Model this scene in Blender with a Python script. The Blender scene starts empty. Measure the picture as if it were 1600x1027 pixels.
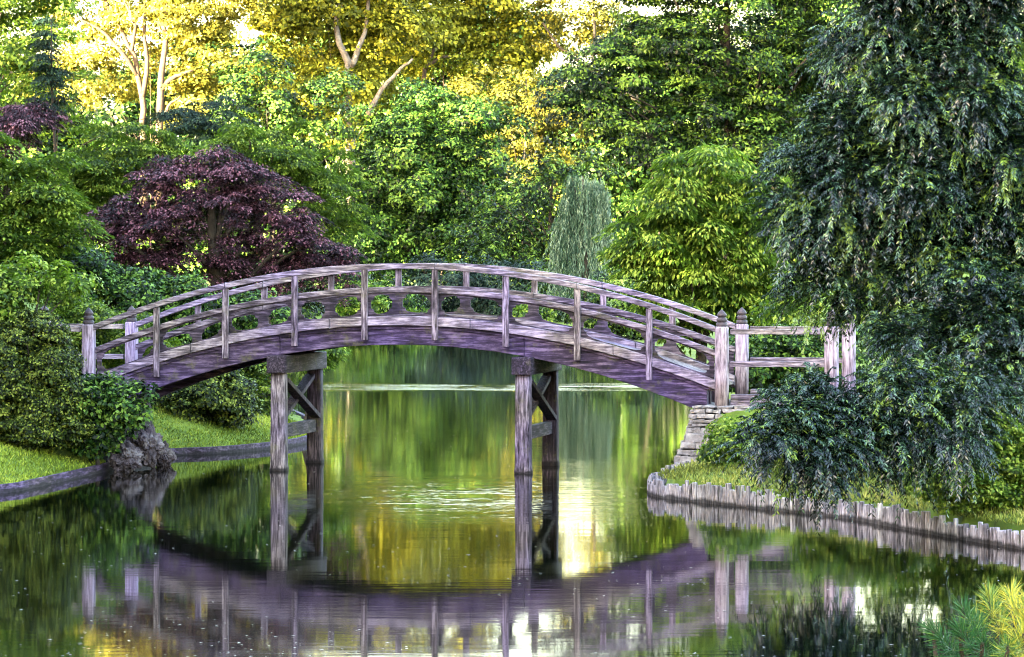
import bpy, math
import numpy as np
from mathutils import Vector

C = bpy.context.scene.collection
sc = bpy.context.scene
R = math.radians

# ------------------------------------------------------------------ camera, sky, sun, exposure
F_PX, EYE, HOR = 5892.0, 3.298, 400.0          # focal length in photo pixels, eye height, horizon row
cam_d = bpy.data.cameras.new('camera'); cam = bpy.data.objects.new('camera', cam_d); C.objects.link(cam)
cam.location = (0, 0, EYE); cam.rotation_euler = (R(90), 0, 0)
cam_d.sensor_width = 36; cam_d.lens = 36 * F_PX / 1600
cam_d.shift_y = -(513.5 - HOR) / 1600
cam_d.clip_start = 0.1; cam_d.clip_end = 6000
sc.camera = cam

SUN_EL, SUN_ROT = R(9), R(228)
w = bpy.data.worlds.new('World'); sc.world = w; w.use_nodes = True
nt = w.node_tree
sky = nt.nodes.new('ShaderNodeTexSky'); sky.sky_type = 'NISHITA'; sky.sun_disc = False
sky.sun_elevation = SUN_EL; sky.sun_rotation = SUN_ROT; sky.air_density = 1.0; sky.dust_density = 2.5; sky.ozone_density = 0.4
nt.links.new(sky.outputs[0], nt.nodes['Background'].inputs[0])
nt.nodes['Background'].inputs[1].default_value = 0.15
sd = bpy.data.lights.new('sun', 'SUN'); sun = bpy.data.objects.new('sun', sd); C.objects.link(sun)
sd.energy = 5.0; sd.angle = R(0.5); sd.color = (1.0, 0.90, 0.62)
sdir = Vector((math.sin(SUN_ROT) * math.cos(SUN_EL), math.cos(SUN_ROT) * math.cos(SUN_EL), math.sin(SUN_EL)))
sun.rotation_euler = sdir.to_track_quat('Z', 'Y').to_euler(); sun.location = (-30, -20, 40)
sc.view_settings.view_transform = 'Standard'; sc.view_settings.look = 'None'
sc.view_settings.exposure = 4.1; sc.view_settings.gamma = 1
sc.render.engine = 'CYCLES'
sc.cycles.filter_width = 1.1; sc.cycles.max_bounces = 6; sc.cycles.diffuse_bounces = 0; sc.cycles.glossy_bounces = 3
sc.cycles.transmission_bounces = 2; sc.cycles.caustics_reflective = False; sc.cycles.caustics_refractive = False

rng = np.random.default_rng(7)

# ------------------------------------------------------------------ helpers
def W(px, py, d):                      # photo pixel at distance d -> point
    return np.array([(px - 800) * d / F_PX, d, EYE - (py - HOR) * d / F_PX])
def wd(py, z=0.0): return (EYE - z) * F_PX / (py - HOR)
def G(px, py, z=0.0):                  # photo pixel on the level z -> (x, y)
    d = wd(py, z); return ((px - 800) * d / F_PX, d)

def empty(name, loc, rz=0.0):
    o = bpy.data.objects.new(name, None); C.objects.link(o); o.location = loc; o.rotation_euler = (0, 0, rz)
    o.empty_display_size = .2
    return o
def tag(o, label=None, cat=None, group=None, kind=None):
    if label: o['label'] = label
    if cat: o['category'] = cat
    if group: o['group'] = group
    if kind: o['kind'] = kind
    return o
def link(name, me, mat, parent=None, smooth=False):
    o = bpy.data.objects.new(name, me); C.objects.link(o)
    if mat: me.materials.append(mat)
    if parent: o.parent = parent
    if smooth: me.shade_smooth()
    return o
def np_mesh(name, V, Fc, k, tint=None):
    """V (n,3) verts, Fc (m,k) faces all of k corners, tint (m,) face attribute"""
    me = bpy.data.meshes.new(name)
    V = np.ascontiguousarray(V, dtype=np.float32); Fc = np.ascontiguousarray(Fc, dtype=np.int32)
    me.vertices.add(len(V)); me.vertices.foreach_set('co', V.ravel())
    m = len(Fc); me.loops.add(m * k); me.loops.foreach_set('vertex_index', Fc.ravel())
    me.polygons.add(m); me.polygons.foreach_set('loop_start', np.arange(0, m * k, k, dtype=np.int32))
    me.update(calc_edges=True)
    if tint is not None:
        a = me.attributes.new('tint', 'FLOAT', 'FACE'); a.data.foreach_set('value', np.ascontiguousarray(tint, dtype=np.float32))
    return me
class MB:                              # collects boxes, tubes and lofts into one mesh
    def __init__(s): s.v = []; s.f = []
    def add(s, vs, fs):
        n = len(s.v); s.v += [tuple(map(float, p)) for p in vs]; s.f += [tuple(n + i for i in f) for f in fs]
    def box(s, x0, x1, y0, y1, z0, z1):
        s.add([(x, y, z) for z in (z0, z1) for x, y in ((x0, y0), (x1, y0), (x1, y1), (x0, y1))],
              [(3, 2, 1, 0), (4, 5, 6, 7), (0, 1, 5, 4), (1, 2, 6, 5), (2, 3, 7, 6), (3, 0, 4, 7)])
    def bar(s, a, b, wx, wy, up=(0, 0, 1)):      # box beam from a to b
        a, b = Vector(a), Vector(b); t = (b - a).normalized(); n = t.cross(Vector(up)).normalized(); m = n.cross(t)
        vs = [p + n * sx * wx / 2 + m * sy * wy / 2 for p in (a, b) for sx, sy in ((-1, -1), (1, -1), (1, 1), (-1, 1))]
        s.add(vs, [(3, 2, 1, 0), (4, 5, 6, 7), (0, 1, 5, 4), (1, 2, 6, 5), (2, 3, 7, 6), (3, 0, 4, 7)])
    def tube(s, pts, rad, k=7):
        pts = [Vector(p) for p in pts]; n0 = len(s.v)
        t0 = (pts[1] - pts[0]).normalized(); u = t0.orthogonal().normalized()
        vs = []
        for i, p in enumerate(pts):
            t = (pts[min(i + 1, len(pts) - 1)] - pts[max(i - 1, 0)]).normalized()
            u = (u - t * u.dot(t)); u = u.normalized() if u.length > 1e-6 else t.orthogonal().normalized()
            v = t.cross(u)
            for j in range(k):
                a = 2 * math.pi * j / k
                vs.append(p + (u * math.cos(a) + v * math.sin(a)) * rad[i])
        fs = [(i * k + j, i * k + (j + 1) % k, (i + 1) * k + (j + 1) % k, (i + 1) * k + j) for i in range(len(pts) - 1) for j in range(k)]
        e = (len(pts) - 1) * k
        fs += [tuple(range(k - 1, -1, -1)), tuple(e + j for j in range(k))]
        s.add(vs, fs)
    def lathe(s, cx, cy, prof, k=16, sq=0.0):     # prof: (r, z) from bottom to top
        vs = []
        for r, z in prof:
            for j in range(k):
                a = 2 * math.pi * (j + .5) / k
                q = 1 / max(abs(math.cos(a)), abs(math.sin(a)))
                rr = r * (1 + sq * (q - 1)); vs.append((cx + rr * math.cos(a), cy + rr * math.sin(a), z))
        n = len(prof)
        fs = [(i * k + j, i * k + (j + 1) % k, (i + 1) * k + (j + 1) % k, (i + 1) * k + j) for i in range(n - 1) for j in range(k)]
        fs += [tuple(range(k - 1, -1, -1)), tuple((n - 1) * k + j for j in range(k))]
        s.add(vs, fs)
    def build(s, name, mat, parent=None, smooth=False, bevel=0.0):
        me = bpy.data.meshes.new(name); me.from_pydata(s.v, [], s.f); me.validate(); me.update()
        o = link(name, me, mat, parent, smooth)
        if bevel:
            b = o.modifiers.new('bevel', 'BEVEL'); b.width = bevel; b.segments = 2; b.limit_method = 'ANGLE'; b.angle_limit = R(40)
        return o

# ------------------------------------------------------------------ materials
def mat(name):
    m = bpy.data.materials.new(name); m.use_nodes = True; n = m.node_tree.nodes; n.clear()
    out = n.new('ShaderNodeOutputMaterial')
    return m, m.node_tree, n, out
def ramp(n, stops, interp='LINEAR'):
    r = n.new('ShaderNodeValToRGB'); cr = r.color_ramp; cr.interpolation = interp
    while len(cr.elements) < len(stops): cr.elements.new(.5)
    for e, (p, c) in zip(cr.elements, stops): e.position = p; e.color = (*c, 1)
    return r
def leaf_mat(name, dark, mid, lite, rough=.5, trans=.14, spec=.2, warm=1.0, tcol=None, tip=None):
    dark, mid, lite = [(c[0] * warm, c[1] * (1 + (warm - 1) * .3), c[2] / warm ** 1.5) for c in (dark, mid, lite)]
    m, t, n, out = mat(name)
    at = n.new('ShaderNodeAttribute'); at.attribute_name = 'tint'
    r = ramp(n, [(.30, dark), (.60, mid), (.94, lite)] + ([(1, tip)] if tip else [])); t.links.new(at.outputs['Fac'], r.inputs[0])
    p = n.new('ShaderNodeBsdfPrincipled'); p.inputs['Roughness'].default_value = rough
    p.inputs['Specular IOR Level'].default_value = spec
    tr = n.new('ShaderNodeBsdfTranslucent'); mx = n.new('ShaderNodeMixShader'); mx.inputs[0].default_value = trans
    t.links.new(r.outputs[0], p.inputs['Base Color']); t.links.new(r.outputs[0], tr.inputs['Color'])
    if tcol: t.links.remove(tr.inputs['Color'].links[0]); tr.inputs['Color'].default_value = (*tcol, 1)
    t.links.new(p.outputs[0], mx.inputs[1]); t.links.new(tr.outputs[0], mx.inputs[2]); t.links.new(mx.outputs[0], out.inputs[0])
    return m
def wood_mat(name, dark, mid, lite, moss=.25, axis=0, rough=.75, grain=34.0, mosscol=(.16, .17, .05), vary=.12, hue=1.0):
    """weathered timber: streaks along the local axis, dark checks, moss stains"""
    m, t, n, out = mat(name)
    tc = n.new('ShaderNodeTexCoord'); mp = n.new('ShaderNodeMapping')
    s = [grain] * 3; s[axis] = grain * .09; mp.inputs['Scale'].default_value = s
    t.links.new(tc.outputs['Object'], mp.inputs[0])
    n1 = n.new('ShaderNodeTexNoise'); n1.inputs['Scale'].default_value = 1; n1.inputs['Detail'].default_value = 7; n1.inputs['Roughness'].default_value = .7
    t.links.new(mp.outputs[0], n1.inputs['Vector'])
    n2 = n.new('ShaderNodeTexNoise'); n2.inputs['Scale'].default_value = 2.6; n2.inputs['Detail'].default_value = 6; n2.inputs['Roughness'].default_value = .65
    t.links.new(tc.outputs['Object'], n2.inputs['Vector'])
    ad = n.new('ShaderNodeMath'); ad.operation = 'MULTIPLY_ADD'; ad.inputs[1].default_value = .75
    t.links.new(n1.outputs[0], ad.inputs[0])
    m2 = n.new('ShaderNodeMath'); m2.operation = 'MULTIPLY'; m2.inputs[1].default_value = .25; t.links.new(n2.outputs[0], m2.inputs[0])
    t.links.new(m2.outputs[0], ad.inputs[2])
    r = ramp(n, [(.40, dark), (.5, mid), (.60, lite)]); t.links.new(ad.outputs[0], r.inputs[0])
    n3 = n.new('ShaderNodeTexNoise'); n3.inputs['Scale'].default_value = 3.7; n3.inputs['Detail'].default_value = 9; n3.inputs['Roughness'].default_value = .72
    mp3 = n.new('ShaderNodeMapping'); mp3.inputs['Location'].default_value = (9, 4, 2); t.links.new(tc.outputs['Object'], mp3.inputs[0]); t.links.new(mp3.outputs[0], n3.inputs['Vector'])
    rm = ramp(n, [(.54, (0, 0, 0)), (.68, (moss,) * 3)]); t.links.new(n3.outputs[0], rm.inputs[0])
    mx = n.new('ShaderNodeMix'); mx.data_type = 'RGBA'; mx.inputs['B'].default_value = (*mosscol, 1)
    t.links.new(rm.outputs[0], mx.inputs['Factor']); t.links.new(r.outputs[0], mx.inputs['A'])
    n4 = n.new('ShaderNodeTexNoise'); n4.inputs['Scale'].default_value = .8; n4.inputs['Detail'].default_value = 4; t.links.new(mp3.outputs[0], n4.inputs['Vector'])
    rh = ramp(n, [(.38, (1.05, .98, .90)), (.62, (.95, .84, 1.24))]); t.links.new(n4.outputs[0], rh.inputs[0])
    hm = n.new('ShaderNodeMix'); hm.data_type = 'RGBA'; hm.blend_type = 'MULTIPLY'; hm.inputs['Factor'].default_value = hue
    t.links.new(mx.outputs['Result'], hm.inputs['A']); t.links.new(rh.outputs[0], hm.inputs['B'])
    ge = n.new('ShaderNodeNewGeometry'); sz = n.new('ShaderNodeSeparateXYZ'); t.links.new(ge.outputs['Position'], sz.inputs[0])
    wz = n.new('ShaderNodeMath'); wz.operation = 'MULTIPLY_ADD'; wz.inputs[1].default_value = .16; t.links.new(n2.outputs[0], wz.inputs[0])
    ng = n.new('ShaderNodeMath'); ng.operation = 'MULTIPLY'; ng.inputs[1].default_value = -1; t.links.new(sz.outputs['Z'], ng.inputs[0]); t.links.new(ng.outputs[0], wz.inputs[2])
    rz = ramp(n, [(.015, (0, 0, 0)), (.05, (.85,) * 3)]); t.links.new(wz.outputs[0], rz.inputs[0])
    wet = n.new('ShaderNodeMix'); wet.data_type = 'RGBA'; wet.inputs['B'].default_value = (.012, .010, .011, 1); t.links.new(rz.outputs[0], wet.inputs['Factor']); t.links.new(hm.outputs['Result'], wet.inputs['A'])
    oi = n.new('ShaderNodeObjectInfo'); vr = n.new('ShaderNodeMapRange'); vr.inputs['To Min'].default_value = 1 - vary; vr.inputs['To Max'].default_value = 1 + vary; t.links.new(oi.outputs['Random'], vr.inputs[0])
    vm = n.new('ShaderNodeVectorMath'); vm.operation = 'SCALE'; t.links.new(wet.outputs['Result'], vm.inputs[0]); t.links.new(vr.outputs[0], vm.inputs['Scale'])
    p = n.new('ShaderNodeBsdfPrincipled'); p.inputs['Roughness'].default_value = rough; p.inputs['Specular IOR Level'].default_value = .3
    b = n.new('ShaderNodeBump'); b.inputs['Strength'].default_value = .8; b.inputs['Distance'].default_value = .012
    t.links.new(ad.outputs[0], b.inputs['Height']); t.links.new(b.outputs[0], p.inputs['Normal'])
    t.links.new(vm.outputs[0], p.inputs['Base Color']); t.links.new(p.outputs[0], out.inputs[0])
    return m
def noise_mat(name, stops, scale=4.0, rough=.9, bump=.6, bdist=.02, detail=8):
    m, t, n, out = mat(name)
    tc = n.new('ShaderNodeTexCoord'); n1 = n.new('ShaderNodeTexNoise'); n1.inputs['Scale'].default_value = scale
    n1.inputs['Detail'].default_value = detail; n1.inputs['Roughness'].default_value = .7; t.links.new(tc.outputs['Object'], n1.inputs['Vector'])
    r = ramp(n, stops); t.links.new(n1.outputs[0], r.inputs[0])
    p = n.new('ShaderNodeBsdfPrincipled'); p.inputs['Roughness'].default_value = rough; p.inputs['Specular IOR Level'].default_value = .25
    b = n.new('ShaderNodeBump'); b.inputs['Strength'].default_value = bump; b.inputs['Distance'].default_value = bdist
    t.links.new(n1.outputs[0], b.inputs['Height']); t.links.new(b.outputs[0], p.inputs['Normal'])
    t.links.new(r.outputs[0], p.inputs['Base Color']); t.links.new(p.outputs[0], out.inputs[0])
    return m

M = {}
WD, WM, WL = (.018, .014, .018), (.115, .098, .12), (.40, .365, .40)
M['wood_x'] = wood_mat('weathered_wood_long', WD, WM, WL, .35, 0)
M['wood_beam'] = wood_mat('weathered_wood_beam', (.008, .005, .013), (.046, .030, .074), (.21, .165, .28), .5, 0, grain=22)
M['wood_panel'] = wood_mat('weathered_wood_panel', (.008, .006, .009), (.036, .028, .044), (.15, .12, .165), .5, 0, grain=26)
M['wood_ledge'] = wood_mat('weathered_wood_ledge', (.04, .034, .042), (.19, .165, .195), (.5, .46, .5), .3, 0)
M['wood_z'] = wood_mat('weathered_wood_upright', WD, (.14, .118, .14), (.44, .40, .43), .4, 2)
M['wood_shaded'] = wood_mat('shaded_wood', (.010, .008, .012), (.035, .027, .036), (.13, .105, .13), .5, 2)  # darker copy of the upright wood, under-bridge shade put into its colour
M['wood_y'] = wood_mat('shaded_weathered_wood_cross', (.008, .006, .010), (.028, .021, .032), (.11, .09, .115), .45, 1)  # cross timbers darkened in colour for the shadow under the bridge
M['finial'] = noise_mat('dark_copper', [(.3, (.035, .03, .04)), (.7, (.13, .10, .12))], 9, .5, .2)
M['pale_post'] = wood_mat('pale_wood_upright', (.10, .08, .10), (.33, .28, .33), (.60, .55, .60), .2, 2)
M['log'] = wood_mat('log_wood', (.04, .036, .04), (.32, .30, .32), (.68, .66, .69), .5, 2, mosscol=(.10, .12, .05), vary=.5, hue=.35)
M['edging'] = wood_mat('edging_wood', (.014, .009, .016), (.07, .048, .075), (.24, .18, .24), .15, 1, grain=20)
M['edging_far'] = wood_mat('edging_wood_far', (.014, .009, .016), (.06, .042, .068), (.2, .16, .21), .1, 0, grain=20)
M['bark'] = noise_mat('bark', [(.3, (.02, .016, .013)), (.7, (.085, .068, .052))], 6, .9, .9)
M['bark_tan'] = noise_mat('tan_bark', [(.3, (.05, .032, .02)), (.7, (.16, .11, .07))], 3, .85, .6)
M['bark_white'] = noise_mat('pale_mottled_bark', [(.35, (.09, .07, .055)), (.5, (.26, .22, .18)), (.7, (.42, .37, .31))], 1.6, .7, .3)

# ------------------------------------------------------------------ shoreline and terrain
def chaikin(P, it=2):
    P = np.array(P, float)
    for _ in range(it):
        Q = .75 * P[:-1] + .25 * P[1:]; S = .25 * P[:-1] + .75 * P[1:]
        P = np.vstack([P[:1], np.stack([Q, S], 1).reshape(-1, 2), P[-1:]])
    return P
BX, BY, TH, BW = -1.699, 57.61, 0.192, 2.2        # the bridge: middle of its near side, turn, width
def B(u, v): return np.array([BX + u * math.cos(TH) + v * math.sin(TH), BY - u * math.sin(TH) + v * math.cos(TH)])

left_near = [(-20, 38.5), (-12, 46.5)] + [G(*p) for p in ((0, 775), (80, 757), (165, 738), (215, 722))]
left_far = [G(*p) for p in ((215, 722), (262, 712), (340, 710), (430, 702), (485, 693), (506, 681), (495, 664), (440, 640), (395, 612), (385, 590), (430, 565), (490, 545), (530, 530))]
right_back = [G(*p) for p in ((560, 521), (700, 521), (800, 523), (900, 535), (1000, 575), (1085, 620))] + [(3.9, 72), tuple(B(4.75, 3.2)), tuple(B(4.62, 1.0)), tuple(B(4.55, -.55))]
LOG = [(2.63, 55.8), (2.25, 54.2), (1.96, 52.9)] + [G(*p) for p in ((1014, 771), (1022, 776), (1040, 779), (1100, 786), (1200, 797), (1330, 810), (1400, 825), (1500, 843), (1600, 859), (1720, 882))]
LN, LF, RB, RF = chaikin(left_near), chaikin(left_far), chaikin(right_back), chaikin(LOG)
LAKE = np.vstack([[(-32, 17), (-28, 28)], LN, LF[1:], RB, RF, [(11, 32), (20, 25), (28, 17)]])

def sdist(X, Y):                       # >0 on land: distance to the shore
    P = LAKE; Q = np.roll(P, -1, 0); D = np.full(X.shape, 1e9); inside = np.zeros(X.shape, bool)
    for (ax, ay), (bx, by) in zip(P, Q):
        ex, ey = bx - ax, by - ay; L = ex * ex + ey * ey + 1e-12
        t = np.clip(((X - ax) * ex + (Y - ay) * ey) / L, 0, 1)
        D = np.minimum(D, (X - ax - t * ex) ** 2 + (Y - ay - t * ey) ** 2)
        if ay != by:
            c = ((ay > Y) != (by > Y)) & (X < ex * (Y - ay) / ey + ax); inside ^= c
    D = np.sqrt(D); return np.where(inside, -D, D)
def sstep(a, b, x): t = np.clip((x - a) / (b - a), 0, 1); return t * t * (3 - 2 * t)
def height(X, Y):
    X = np.asarray(X, float); Y = np.asarray(Y, float)
    s = sdist(X, Y) - np.where(Y < 90, .13, 0)
    left = X < -2
    slope = np.where(left, .15, .07)
    near = Y < 25
    edge = np.where(left, .10, .24)
    z = edge + np.clip(s, 0, 12) * slope + np.where(left, .16 * np.clip(s, 0, 2.5), 0)
    z = np.where(Y > 90, .25 + np.clip(s, 0, 20) * .015, z)
    z = np.where(near, .1 + 1.2 * sstep(0, 6, s), z)
    u = (X - BX) * math.cos(TH) - (Y - BY) * math.sin(TH); v = (X - BX) * math.sin(TH) + (Y - BY) * math.cos(TH)
    dv = np.maximum(np.abs(v - BW / 2) - (BW / 2 + .2), 0)
    path = 1.03 * (1 - sstep(0, 1.3, dv)) * sstep(4.6, 5.0, np.abs(u)) * (1 - sstep(9, 14, np.abs(u)))
    z = np.where(near, z, np.maximum(z, path * sstep(0, .3, s)))
    return np.where(s > 0, z, np.maximum(-1.3, -.35 + s * .8))
def hgt(x, y): return float(height(np.array([x]), np.array([y]))[0])

xs = np.concatenate([[-1500, -600, -250, -120, -80], np.arange(-60, -14, 2.0), np.arange(-14, 14, .28), np.arange(14, 61, 2.0), [80, 120, 250, 600, 1500]])
ys = np.concatenate([[-600, -200, -60, -25], np.arange(-10, 38, 1.2), np.arange(38, 72, .28), np.arange(72, 182, 1.0), np.arange(182, 470, 8), [500, 700, 1500, 3500]])
XX, YY = np.meshgrid(xs, ys); ZZ = height(XX, YY)
ZZ = ZZ + np.where(ZZ > .35, .03 * np.sin(XX * 2.1) * np.sin(YY * 1.7), 0)
V = np.stack([XX.ravel(), YY.ravel(), ZZ.ravel()], 1); nx, ny = len(xs), len(ys)
ii = (np.arange(ny - 1)[:, None] * nx + np.arange(nx - 1)[None]).ravel()
Fc = np.stack([ii, ii + 1, ii + nx + 1, ii + nx], 1)
M['ground'] = noise_mat('grassy_ground', [(.3, (.05, .065, .012)), (.5, (.13, .20, .025)), (.72, (.24, .29, .04))], 1.1, .95, .8, .05)
g = link('ground', np_mesh('ground', V, Fc, 4), M['ground'], None, True); tag(g, kind='structure')

# ------------------------------------------------------------------ water
def water_mat():
    m, t, n, out = mat('pond_water')
    tc = n.new('ShaderNodeTexCoord')
    def nz(scale, det, ro=.5):
        mp = n.new('ShaderNodeMapping'); mp.inputs['Scale'].default_value = scale; t.links.new(tc.outputs['Object'], mp.inputs[0])
        x = n.new('ShaderNodeTexNoise'); x.inputs['Scale'].default_value = 1; x.inputs['Detail'].default_value = det; x.inputs['Roughness'].default_value = ro
        t.links.new(mp.outputs[0], x.inputs['Vector']); return x
    def mth(op, a, b):
        x = n.new('ShaderNodeMath'); x.operation = op
        for i, s in enumerate((a, b)):
            if isinstance(s, (int, float)): x.inputs[i].default_value = s
            else: t.links.new(s, x.inputs[i])
        return x.outputs[0]
    fine = nz((1.6, 5.5, 1), 4, .55).outputs[0]; broad = nz((.5, 1.1, 1), 2).outputs[0]
    patch = nz((.16, .13, 1), 2).outputs[0]
    pr = ramp(n, [(.42, (.25,) * 3), (.66, (1,) * 3)]); t.links.new(patch, pr.inputs[0])
    # a line of wavelets where the breeze crosses the far water
    sx = n.new('ShaderNodeSeparateXYZ'); t.links.new(tc.outputs['Object'], sx.inputs[0])
    wob = mth('MULTIPLY', nz((.12, .02, 1), 2).outputs[0], 5.0)
    yy = mth('ADD', sx.outputs['Y'], wob)
    def band(c, wd_):
        d = mth('ABSOLUTE', mth('SUBTRACT', yy, c), 0.0)
        return mth('MAXIMUM', mth('SUBTRACT', 1.0, mth('DIVIDE', d, wd_)), 0.0)
    bk = nz((.22, .5, 1), 4, .65).outputs[0]; bkr = ramp(n, [(.42, (0, 0, 0)), (.62, (1, 1, 1))]); t.links.new(bk, bkr.inputs[0]); brk = bkr.outputs[0]
    bk2 = nz((.9, 1.5, 1), 4, .7).outputs[0]; bkr2 = ramp(n, [(.47, (0, 0, 0)), (.66, (1, 1, 1))]); t.links.new(bk2, bkr2.inputs[0])
    b1 = mth('MULTIPLY', band(97.3, 3.4), mth('MULTIPLY', brk, 30.0))
    b2 = mth('MULTIPLY', mth('MULTIPLY', band(54.0, 6.0), mth('MAXIMUM', mth('SUBTRACT', 1.0, mth('ABSOLUTE', mth('DIVIDE', mth('ADD', sx.outputs['X'], .7), 3.2), 0.0)), 0.0)), mth('MULTIPLY', bkr2.outputs[0], 6.5))
    amp = mth('ADD', mth('ADD', pr.outputs[0], b1), b2)
    h = mth('ADD', mth('MULTIPLY', mth('MULTIPLY', fine, amp), .0011), mth('MULTIPLY', broad, .0012))
    bp = n.new('ShaderNodeBump'); bp.inputs['Strength'].default_value = 1; bp.inputs['Distance'].default_value = 1
    t.links.new(h, bp.inputs['Height'])
    p = n.new('ShaderNodeBsdfPrincipled'); p.inputs['Base Color'].default_value = (.0012, .0025, .001, 1)
    p.inputs['Roughness'].default_value = .034; p.inputs['IOR'].default_value = 1.4
    t.links.new(bp.outputs[0], p.inputs['Normal']); t.links.new(p.outputs[0], out.inputs[0])
    return m
M['water'] = water_mat()
wv = np.array([(-60, 8, 0), (60, 8, 0), (60, 185, 0), (-60, 185, 0)], float)
tag(link('water', np_mesh('water', wv, np.array([[0, 1, 2, 3]]), 4), M['water']), kind='structure')

# ------------------------------------------------------------------ the bridge
bridge = empty('arched_footbridge', (BX, BY, 0), -TH)
tag(bridge, 'arched timber footbridge with cut-out railing panels crossing the pond', 'bridge')
ZP = lambda u: 3.10 - .0403 * u * u                # post tops; every rail follows this curve
ZB = lambda u: 1.94 - .0462 * u * u                # underside of the arch beam
UE = 4.86
def arc(mb, u0, u1, zt, zb, v0, v1, n=60):
    us = np.linspace(u0, u1, n + 1); vs = []
    for u in us: vs += [(u, v0, zb(u)), (u, v1, zb(u)), (u, v1, zt(u)), (u, v0, zt(u))]
    fs = [(4 * i + j, 4 * (i + 1) + j, 4 * (i + 1) + (j + 1) % 4, 4 * i + (j + 1) % 4) for i in range(n) for j in range(4)]
    fs = [f[::-1] for f in fs]
    mb.add(vs, fs + [(0, 1, 2, 3)[::1], tuple(4 * n + j for j in (3, 2, 1, 0))])
off = lambda d: (lambda u: ZP(u) - d)
POSTS = [-3.85, -2.75, -1.65, -.55, .55, 1.65, 2.75, 3.85]
BAYS = [-4.83] + POSTS + [4.83]
for side in (0, 1):
    S = lambda v: v if side == 0 else BW - v
    def A(name, m, zt, zb, v0, v1, u0=-UE, u1=UE, bev=.008, joints=(-1.9, 1.92)):
        mb = MB(); a, b = sorted((S(v0), S(v1))); cuts = [u0] + list(joints) + [u1]
        for ca, cb in zip(cuts[:-1], cuts[1:]): arc(mb, ca + .004, cb - .004, zt, zb, a, b, max(6, int((cb - ca) * 6)))
        return mb.build(name, m, bridge, bevel=bev)
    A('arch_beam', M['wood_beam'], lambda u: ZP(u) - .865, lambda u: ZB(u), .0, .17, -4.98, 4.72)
    A('deck_edge', M['wood_ledge'], off(.72), off(.862), -.085, .13, joints=(-3.3, -1.1, 1.1, 3.3))
    A('shadow_line_batten', M['wood_beam'], off(.865), off(.915), -.028, -.001, bev=.004)  # dark batten stands in for the shadow line under the ledge
    A('top_rail', M['wood_ledge'], off(-.085), off(.0), -.115, .03, joints=(-2.75, 0.55, 2.75))
    A('middle_rail', M['wood_x'], off(.275), off(.36), -.045, .03, joints=(-2.75, -.55, 1.65))
    for u in POSTS:
        mb = MB(); a, b = sorted((S(-.10), S(-.048))); b2, c2 = sorted((S(-.047), S(.018)))
        mb.box(u - .048, u + .048, a, b, ZP(u) - 1.075, ZP(u) - .002); mb.build('rail_post', M['wood_z'], bridge, bevel=.006)
    for i in range(9):                              # one board with a shaped opening in every bay
        u0, u1 = BAYS[i], BAYS[i + 1]; c, hw = (u0 + u1) / 2, (u1 - u0) / 2
        zt, zb = .362, .718; zm = (zt + zb) / 2; hh = (zb - zt) / 2; N = 72; ins, outs = [], []
        for k in range(N):
            a = 2 * math.pi * k / N; ca, sa = math.cos(a), math.sin(a)
            q = 1 / max(abs(ca), abs(sa)); outs.append((ca * q, sa * q))
            r = (abs(ca) ** 3.6 + abs(sa) ** 3.6) ** (-1 / 3.6)
            cusp = .07 * math.exp(-((abs(sa) - .50) / .09) ** 2) * (abs(ca) > .3) + .03 * math.exp(-((sa - .93) / .05) ** 2)
            rr = r * (1 - cusp); ins.append((ca * rr * .85, sa * rr * .91))
        vs = []
        for y in (-.012, .014):
            for L in (outs, ins):
                for (x, z) in L:
                    u = c + x * hw; vs.append((u, S(y), ZP(u) - zm + z * hh))
        fs = []
        for k in range(N):
            k2 = (k + 1) % N
            fs += [(k, k2, N + k2, N + k), (2 * N + k, 3 * N + k, 3 * N + k2, 2 * N + k2), (N + k, N + k2, 3 * N + k2, 3 * N + k), (k, 2 * N + k, 2 * N + k2, k2)]
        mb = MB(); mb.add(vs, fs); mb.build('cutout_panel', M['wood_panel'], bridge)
    for u in (-4.95, 4.95):                         # turned newel posts with dark ringed caps
        v = S(-.05); mb = MB(); zt = 2.235
        mb.lathe(u, v, [(.105, .95), (.105, 1.6), (.103, zt - .02), (.09, zt)], 20, .35)
        po = mb.build('newel_post', M['pale_post'], bridge, True)
        mb = MB(); mb.lathe(u, v, [(.075, zt - .004), (.085, zt + .01), (.085, zt + .055), (.066, zt + .06), (.066, zt + .072), (.08, zt + .078), (.08, zt + .125), (.06, zt + .13), (.055, zt + .145), (.072, zt + .155), (.075, zt + .18), (.05, zt + .215), (.018, zt + .245), (.004, zt + .262)], 20)
        mb.build('finial', M['finial'], po, True)
mb = MB()
us = np.arange(-4.9, 4.85, .15)
for a in us:
    b = a + .143; zt = off(.80)
    vs = [(u, v, zt(u) - d) for d in (.05, 0) for u, v in ((a, .135), (b, .135), (b, BW - .135), (a, BW - .135))]
    mb.add(vs, [(3, 2, 1, 0), (4, 5, 6, 7), (0, 1, 5, 4), (1, 2, 6, 5), (2, 3, 7, 6), (3, 0, 4, 7)])
mb.build('deck', M['wood_ledge'], bridge)
mb = MB()
for v in (.55, 1.1, 1.65): arc(mb, -4.7, 4.7, lambda u: ZP(u) - .86, lambda u: ZB(u) + .12, v - .06, v + .06)
mb.build('joist', M['wood_shaded'], bridge)
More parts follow.
